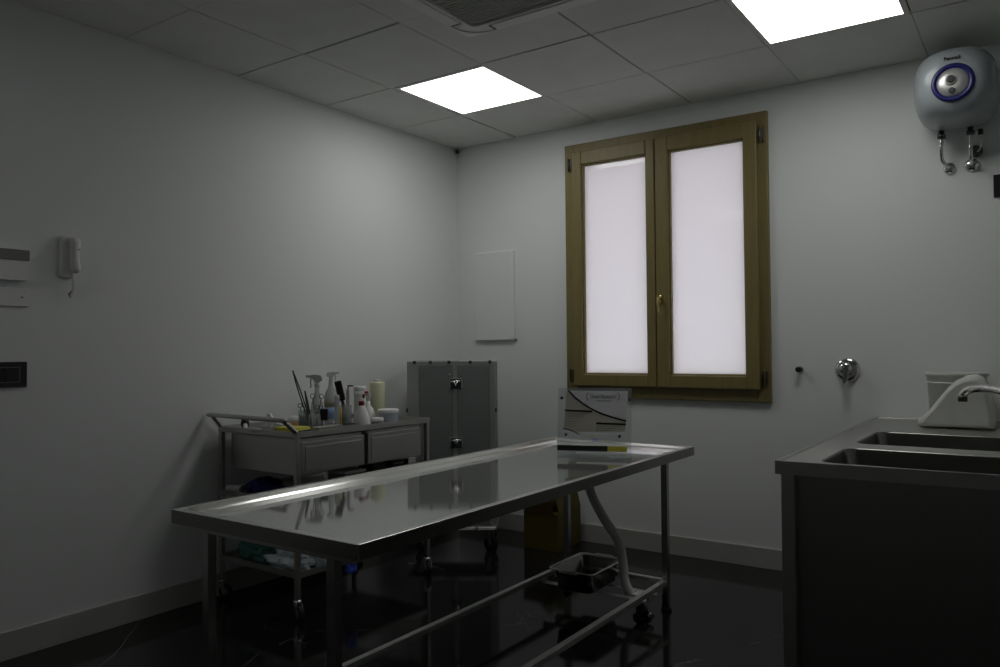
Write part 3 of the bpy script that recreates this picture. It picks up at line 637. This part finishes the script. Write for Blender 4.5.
# ------------------------------------------------------------ sink unit
SX0,SX1,SY0,SY1,SZ=2.94,3.80,-2.0,-.004,.932
root=empty('sink_unit',(0,0,0),'stainless steel double-basin sink unit against the window wall at right','sink')
basins=[(3.064,3.64,-1.925,-1.465),(3.064,3.64,-1.300,-.755)]
bm=bmesh.new()
def loop(pts,z):
    vs=[bm.verts.new((x,y,z)) for x,y in pts]; return vs,[bm.edges.new((vs[i],vs[(i+1)%len(vs)])) for i in range(len(vs))]
dk=SZ-.006; lip=.016
out=[(SX0+lip,SY0+lip),(SX1-lip,SY0+lip+.04),(SX1-lip,SY1-lip),(SX0+lip,SY1-lip)]
vo,eo=loop(out,dk); E=list(eo); BL=[]
for x0,x1,y0,y1 in basins:
    v_,e_=loop(rrect(x0,x1,y0,y1,.06,6),dk); BL.append(v_); E+=e_
bmesh.ops.triangle_fill(bm,edges=E,use_beauty=True)
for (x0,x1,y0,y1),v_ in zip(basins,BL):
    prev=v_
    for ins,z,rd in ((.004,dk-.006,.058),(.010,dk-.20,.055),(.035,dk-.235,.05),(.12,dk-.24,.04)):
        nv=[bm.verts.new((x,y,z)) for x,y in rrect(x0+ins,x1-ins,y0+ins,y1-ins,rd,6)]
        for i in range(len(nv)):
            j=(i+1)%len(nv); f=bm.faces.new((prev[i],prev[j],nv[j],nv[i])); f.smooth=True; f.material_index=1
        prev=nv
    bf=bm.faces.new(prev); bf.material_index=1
# raised edge and apron
prev=vo
for off,z in ((.010,SZ),(.001,SZ),(0,SZ-.002),(0,SZ-.046),(.02,SZ-.046)):
    pts=[(SX0+off,SY0+off),(SX1-off,SY0+off+.04),(SX1-off,SY1-off),(SX0+off,SY1-off)]
    nv=[bm.verts.new((x,y,z)) for x,y in pts]
    for i in range(4): bm.faces.new((prev[i],prev[(i+1)%4],nv[(i+1)%4],nv[i]))
    prev=nv
bmesh.ops.recalc_face_normals(bm,faces=bm.faces)
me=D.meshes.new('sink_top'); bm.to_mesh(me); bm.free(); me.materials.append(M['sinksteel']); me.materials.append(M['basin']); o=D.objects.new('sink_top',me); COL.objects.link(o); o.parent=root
for x0,x1,y0,y1 in basins:
    q=MB(); q.lathe([(.028,0),(.034,.002),(.034,.004),(.02,.005)],((x0+x1)/2,(y0+y1)/2,dk-.2385),18); q.build('basin_drain','chrome',root)
for x,y in ((SX0+.035,SY0+.045),(SX1-.055,SY0+.085),(SX0+.035,SY1-.045),(SX1-.055,SY1-.045)):
    q=MB(); q.box(x-.022,x+.022,y-.022,y+.022,.02,SZ-.044,.002); lg=q.build('leg','sinksteel',root)
    w=MB(); w.lathe([(.026,0),(.026,.01),(.014,.016),(.014,.03)],(x,y,0),14); w.build('leg_foot','rubber',lg)
q=MB(); q.box(SX0+.050,SX1-.070,SY0+.060,SY0+.068,.10,SZ-.046,.001); q.build('end_panel','shadedpanel',root)
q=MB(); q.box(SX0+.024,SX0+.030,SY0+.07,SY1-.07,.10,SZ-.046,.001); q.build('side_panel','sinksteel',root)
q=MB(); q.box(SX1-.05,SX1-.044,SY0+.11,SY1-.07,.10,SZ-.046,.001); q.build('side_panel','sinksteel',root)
# faucet
root=empty('sink_faucet',(3.72,-1.38,SZ-.006),'curved chrome swivel faucet spout reaching over the sink basins','faucet')
q=MB(); q.lathe([(.030,0),(.030,.008),(.022,.014),(.020,.06),(.014,.07)]); q.build('faucet_base','chrome',root)
q=MB(); q.tube([(0,0,.06),(0,.0,.12),(-.03,.06,.185),(-.12,.22,.212),(-.20,.335,.222),(-.262,.40,.214),(-.288,.418,.196),(-.292,.42,.178)],.016,12,smooth_path=5); q.build('faucet_spout','chrome',root)
q=MB(); q.lathe([(.018,0),(.019,.022)],(-.292,.42,.162),12); q.build('spout_tip','dark',root)
q=MB(); q.tube([(0,0,.045),(.03,-.02,.05),(.07,-.05,.075)],.007,8); q.build('faucet_lever','chrome',root)

# bucket and wedge container behind the sinks
root=empty('plastic_bucket',(3.345,-.16,SZ-.006),'round white translucent bucket with wide rim standing at the wall behind the sinks','bucket')
q=MB(); q.lathe([(.118,0),(.122,.004),(.134,.240),(.142,.243),(.144,.255),(.142,.262),(.131,.260),(.118,.006)],seg=36); q.build('bucket_body','softw',root)
q=MB(); q.tube([(.134*math.cos(a),.134*math.sin(a),.21) for a in [PI+PI*k/12 for k in range(13)]],.0035,8); q.build('bucket_handle','white',root)
root=empty('wedge_container',(3.372,-.40,SZ-.006),'large white plastic wedge-shaped container in front of the white bucket','container')
prof=[(-.158,.004),(-.172,.012),(-.172,.028),(-.125,.082),(-.085,.138),(-.045,.194),(-.008,.230),(.032,.252),(.072,.260),(.102,.246),(.126,.190),(.145,.105),(.150,.035),(.144,.004)]
def wprof(s,z0=.0): 
    cx=.01; return [(cx+(x-cx)*s,z0+(z-.10)*s+.10) for x,z in prof]
q=MB(); rs=[]
for y,s in ((-.085,.80),(-.078,.90),(-.060,.97),(-.03,1),(.03,1),(.060,.97),(.078,.90),(.085,.80)):
    rs.append([(x,y,max(z,0.0)) for x,z in wprof(s)])
q.rings(rs); q.build('container_body','softw',root)
q=MB(); q.tube([(-.150,0,.026),(-.178,0,.021)],.0205,14); q.build('container_spout','softw',root)

# ------------------------------------------------------------ water heater
root=empty('water_heater',(3.369,0,2.43),'small white wall-mounted water heater with blue-ringed dial below the ceiling','water heater')
def sq(a,b_,n,seg=40):
    P=[]
    for k in range(seg):
        t=2*PI*k/seg; c,s=math.cos(t),math.sin(t); P.append((a*math.copysign(abs(c)**(2/n),c),b_*math.copysign(abs(s)**(2/n),s)))
    return P
q=MB(); rs=[]
for y,s,n in ((-.012,.80,4),(-.03,.90,3.6),(-.09,.985,3.2),(-.16,1,3),(-.24,.985,2.9),(-.31,.93,2.7),(-.355,.85,2.5),(-.385,.72,2.3),(-.398,.58,2.1),(-.402,.40,2)):
    rs.append([(x,y,.199+z) for x,z in sq(.186*s,.186*s,n)])
q.rings(rs); q.build('heater_body','heater',root)
dz=.175
q=MB(); q.lathe([(.070,.390),(.091,.390),(.094,.402),(.090,.408),(.073,.408),(.070,.402)],(0.004,0,dz),40,axis='y'); q.build('dial_ring','blue',root)
q=MB(); q.lathe([(.071,.395),(.070,.403),(.058,.407),(.054,.410),(.030,.412)],(0.004,0,dz),36,axis='y'); dl=q.build('dial_face','silver',root)
q=MB(); q.lathe([(.026,.4125),(.026,.418),(.022,.421)],(-.003,0,dz+.012),24,axis='y',m='alu'); q.lathe([(.019,.4211),(.019,.4235),(.012,.425)],(-.003,0,dz+.012),20,axis='y',m='charc'); q.build('dial_knob',None,dl)
q=MB(); q.lathe([(.014,.4105),(.014,.4145),(.010,.416)],(0,0,dz-.040),18,axis='y'); q.build('indicator_lamp','charc',dl)
text_mesh('heater_lettering','Ferroli',.026,'ink',root,Matrix.Translation((.002,-.4035,dz+.119))@Matrix.Rotation(R(86),4,'X'),.0025)
for x,y,dd in ((-.075,-.10,-.010),(.055,-.10,-.010)):
    q=MB(); q.lathe([(.020,-.034),(.020,-.016),(.014,-.012),(.014,.02)],(x,y,.012+.0),14); q.build('pipe_nut','dark',root)
def hose(pts,label,name='water_pipe'):
    q=MB(); q.tube(pts,.0095,10,smooth_path=5); o=q.build(name,'chrome'); tag(o,label,'pipe')
    return o
e1=(3.319,-.0,2.265); e2=(3.422,-.0,2.268)
o=hose([(3.294,-.10,2.408),(3.294,-.10,2.39),(3.290,-.095,2.35),(3.292,-.07,2.30),(3.308,-.05,2.275),(3.319,-.03,2.266),(3.319,-.004,2.265)],'left chrome pipe curving from the water heater into the wall')
q=MB(); q.lathe([(.030,.001),(.030,.012),(.026,.020),(.013,.024)],e1,22,axis='y'); q.build('wall_escutcheon','chrome',o)
o=hose([(3.424,-.10,2.408),(3.424,-.10,2.38),(3.424,-.10,2.33),(3.424,-.09,2.29),(3.423,-.06,2.272),(3.422,-.03,2.268),(3.422,-.004,2.268)],'right straight chrome pipe from the water heater into the wall')
q=MB(); q.lathe([(.034,.001),(.034,.012),(.028,.020),(.014,.024)],e2,22,axis='y'); q.build('wall_escutcheon','chrome',o)
q=MB(); q.tube([(3.436,-.10,2.415),(3.460,-.10,2.417)],.010,8,m='chrome'); q.lathe([(.012,-.014),(.012,.014)],(3.468,-.10,2.415),12,m='black'); q.tube([(3.468,-.10,2.40),(3.474,-.09,2.37),(3.462,-.065,2.335),(3.448,-.05,2.325)],.0035,8,smooth_path=4,m='softw')
q.build('safety_valve',None,o)
q=MB(); q.lathe([(.032,.001),(.032,.012),(.024,.03),(.022,.055)],(3.440,0,2.338),20,axis='y',m='charc'); o=q.build('stop_valve'); tag(o,'dark round stop valve on the wall behind the right heater pipe','valve')

# ------------------------------------------------------------ wall fittings
root=empty('electrical_panel_cover',(.364,0,1.722),'white rectangular panel cover on the wall left of the window','panel')
q=MB(); P0=[(x,z) for x,z in rrect(-.175,.175,-.330,.330,.012,4)]; P1=[(x,z) for x,z in rrect(-.171,.171,-.326,.326,.010,4)]
q.rings([[(x,-.0005,z) for x,z in P0],[(x,-.024,z) for x,z in P0],[(x,-.028,z) for x,z in P1]],smooth=False); q.build('panel_door','wall',root)
q=MB(); q.box(-.182,.182,-.004,-.0004,-.337,.337,.001); q.build('panel_frame','wall',root)
q=MB(); q.box(.176,.190,-.012,-.0045,-.335,-.318,.003); q.build('panel_latch','grey',root)

root=empty('wall_mixer_tap',(2.799,0,1.192),'round chrome wall mixer tap with a lever hanging down','tap')
q=MB(); q.lathe([(.068,.001),(.068,.006),(.060,.016),(.046,.020)],(0,0,.0),30,axis='y'); q.build('wall_plate','chrome',root)
q=MB(); q.lathe([(.034,.018),(.034,.055),(.028,.062),(.010,.066)],(-.004,0,.006),24,axis='y'); q.build('mixer_body','chrome',root)
q=MB(); q.rings([[(x*s_,-.060-dy_,z) for x,z in ((-.016*k_,.02),(.016*k_,.02))]+[(x*s_,-.072-dy_,z) for x,z in ((.016*k_,.02),(-.016*k_,.02))] for s_,dy_,k_ in ((1,0,1),)][:0] or [[(-.016,-.058,.015),(.016,-.058,.015),(.014,-.074,.015),(-.014,-.074,.015)],[(-.014,-.068,-.03),(.014,-.068,-.03),(.012,-.082,-.03),(-.012,-.082,-.03)],[(-.010,-.082,-.075),(.010,-.082,-.075),(.008,-.092,-.075),(-.008,-.092,-.075)]],smooth=False); q.build('mixer_lever','chrome',root)
q=MB(); q.lathe([(.018,.001),(.018,.004),(.012,.006),(.012,.03),(.016,.031),(.017,.05),(.012,.053)],(0,0,0),18,axis='y',m='black'); q.lathe([(.020,.0005),(.020,.005)],(0,0,0),18,axis='y',m='softw'); o=q.build('pipe_plug'); o.location=(2.540,0,1.192); tag(o,'small black capped pipe stub on the wall left of the mixer tap','pipe plug')

def plate(name,loc,rz,w,h,label,cat,horizontal=True):
    root=empty(name,loc,label,cat,rz)
    q=MB(); q.box(-w/2,w/2,-.010,-.0005,-h/2,h/2,.003); q.build('switch_plate','black',root)
    q=MB()
    a,b_=w/2-.030,h/2-.022
    for bx in ((-a,a,-b_,-b_+.003),(-a,a,b_-.003,b_),(-a,-a+.003,-b_,b_),(a-.003,a,-b_,b_)): q.box(bx[0],bx[1],-.0118,-.0101,bx[2],bx[3])
    q.build('switch_trim','grey',root)
    q=MB(); q.box(-a+.005,-.001,-.0135,-.0101,-b_+.005,b_-.005,.001); q.build('switch_rocker','black',root)
    q=MB(); q.box(.001,a-.005,-.0135,-.0101,-b_+.005,b_-.005,.001); q.build('switch_rocker','black',root)
RL=R(90)
plate('light_switch',(0,-3.213,1.231),RL,.19,.112,'black rectangular light switch plate low on the left wall','switch')
plate('wall_socket',(3.605,0,2.145),0,.18,.118,'black socket plate on the wall right of the heater pipes, at the photo edge','socket')

root=empty('door_chime_box',(0,-3.239,1.715),'white wall box with slanted grey top at the left edge, above the blank plate','box',rz=RL)
q=MB(); q.prism([(0,0)]*0 or [(-.122,-.062),(-.112,-.070),(.112,-.070),(.122,-.062),(.122,.062),(.112,.070),(-.112,.070),(-.122,.062)],-.030,-.0005); q.build('box_body','white',root)
q=MB(); q.box(-.119,.119,-.034,-.0302,.018,.064,.003); q.build('display_strip','grey',root)
root=empty('blank_wall_plate',(0,-3.225,1.572),'flat white blank plate with a tiny dark dot under the white wall box','plate',rz=RL)
q=MB(); q.box(-.112,.112,-.009,-.0005,-.041,.041,.003); q.build('plate_cover','white',root)
q=MB(); q.lathe([(.004,.009),(.003,.0105)],(.085,0,.0),8,axis='y'); q.build('plate_hole','black',root)

root=empty('intercom_handset',(0,-2.945,1.770),'white wall intercom telephone with hanging coiled cord on the left wall','intercom',rz=RL)
q=MB(); P0=[(x,z) for x,z in rrect(-.034,.028,-.100,.095,.014,4)]; P1=[(x,z) for x,z in rrect(-.031,.025,-.096,.091,.012,4)]
q.rings([[(x,-.0005,z) for x,z in P0],[(x,-.018,z) for x,z in P0],[(x,-.024,z) for x,z in P1]],smooth=False); q.build('intercom_base','white',root)
q=MB(); rs=[]
for z,d_,w_ in ((-.082,.030,.016),(-.078,.050,.022),(-.055,.060,.024),(-.02,.050,.021),(.03,.050,.021),(.065,.060,.024),(.088,.052,.022),(.094,.036,.016)):
    w_*=.8; z*=.93
    rs.append([(.014+w_*math.copysign(abs(math.cos(t))**.6,math.cos(t)),-.025-.42*d_+.42*d_*math.copysign(abs(math.sin(t))**.6,math.sin(t)),z) for t in [2*PI*k/16 for k in range(16)]])
q.rings(rs); q.build('handset','white',root)
q=MB(); pts=[]
for k in range(150):
    t=k/149; a=t*2*PI*17; zz=-.088-.115*math.sin(t*PI) if False else -.085-.105*t
    pts.append((.006+.010*math.sin(t*PI)+.0055*math.cos(a),-.035+.010*t+.0055*math.sin(a),zz))
q.tube(pts,.0019,5); q.build('coiled_cord','white',root)
q=MB(); q.tube([(.006,-.025,-.19),(.000,-.022,-.175),(.012,-.022,-.160)],.004,6); q.build('cord_clip','grey',root)
q=MB(); q.lathe([(.004,.0),(.003,.004)],(.022,-.068,.030),8,axis='y'); q.build('call_button','chrome',root)

# ------------------------------------------------------------ daylight outside, camera, colour
w=D.worlds.new('World'); SC.world=w; w.use_nodes=True
bg=w.node_tree.nodes['Background']; bg.inputs['Color'].default_value=(.98,.97,1.03,1); bg.inputs['Strength'].default_value=2.1

cd=D.cameras.new('Camera'); cam=D.objects.new('Camera',cd); COL.objects.link(cam); SC.camera=cam
f_=778.99; yaw=.6078; pitch=.0206; roll=-.0085
cd.sensor_width=36; cd.lens=f_*36/1000; cd.clip_start=.02
cp,sp=math.cos(pitch),math.sin(pitch)
fw=Vector((-math.sin(yaw)*cp,math.cos(yaw)*cp,sp)); rt=Vector((math.cos(yaw),math.sin(yaw),0)); up=rt.cross(fw)
rt,up=rt*math.cos(roll)+up*math.sin(roll),up*math.cos(roll)-rt*math.sin(roll)
cam.matrix_world=Matrix.Translation((3.706,-4.758,1.323))@Matrix((rt,up,-fw)).transposed().to_4x4()
vs=SC.view_settings; vs.view_transform='Standard'; vs.look='None'; vs.gamma=1; vs.exposure=0; vs.use_curve_mapping=False
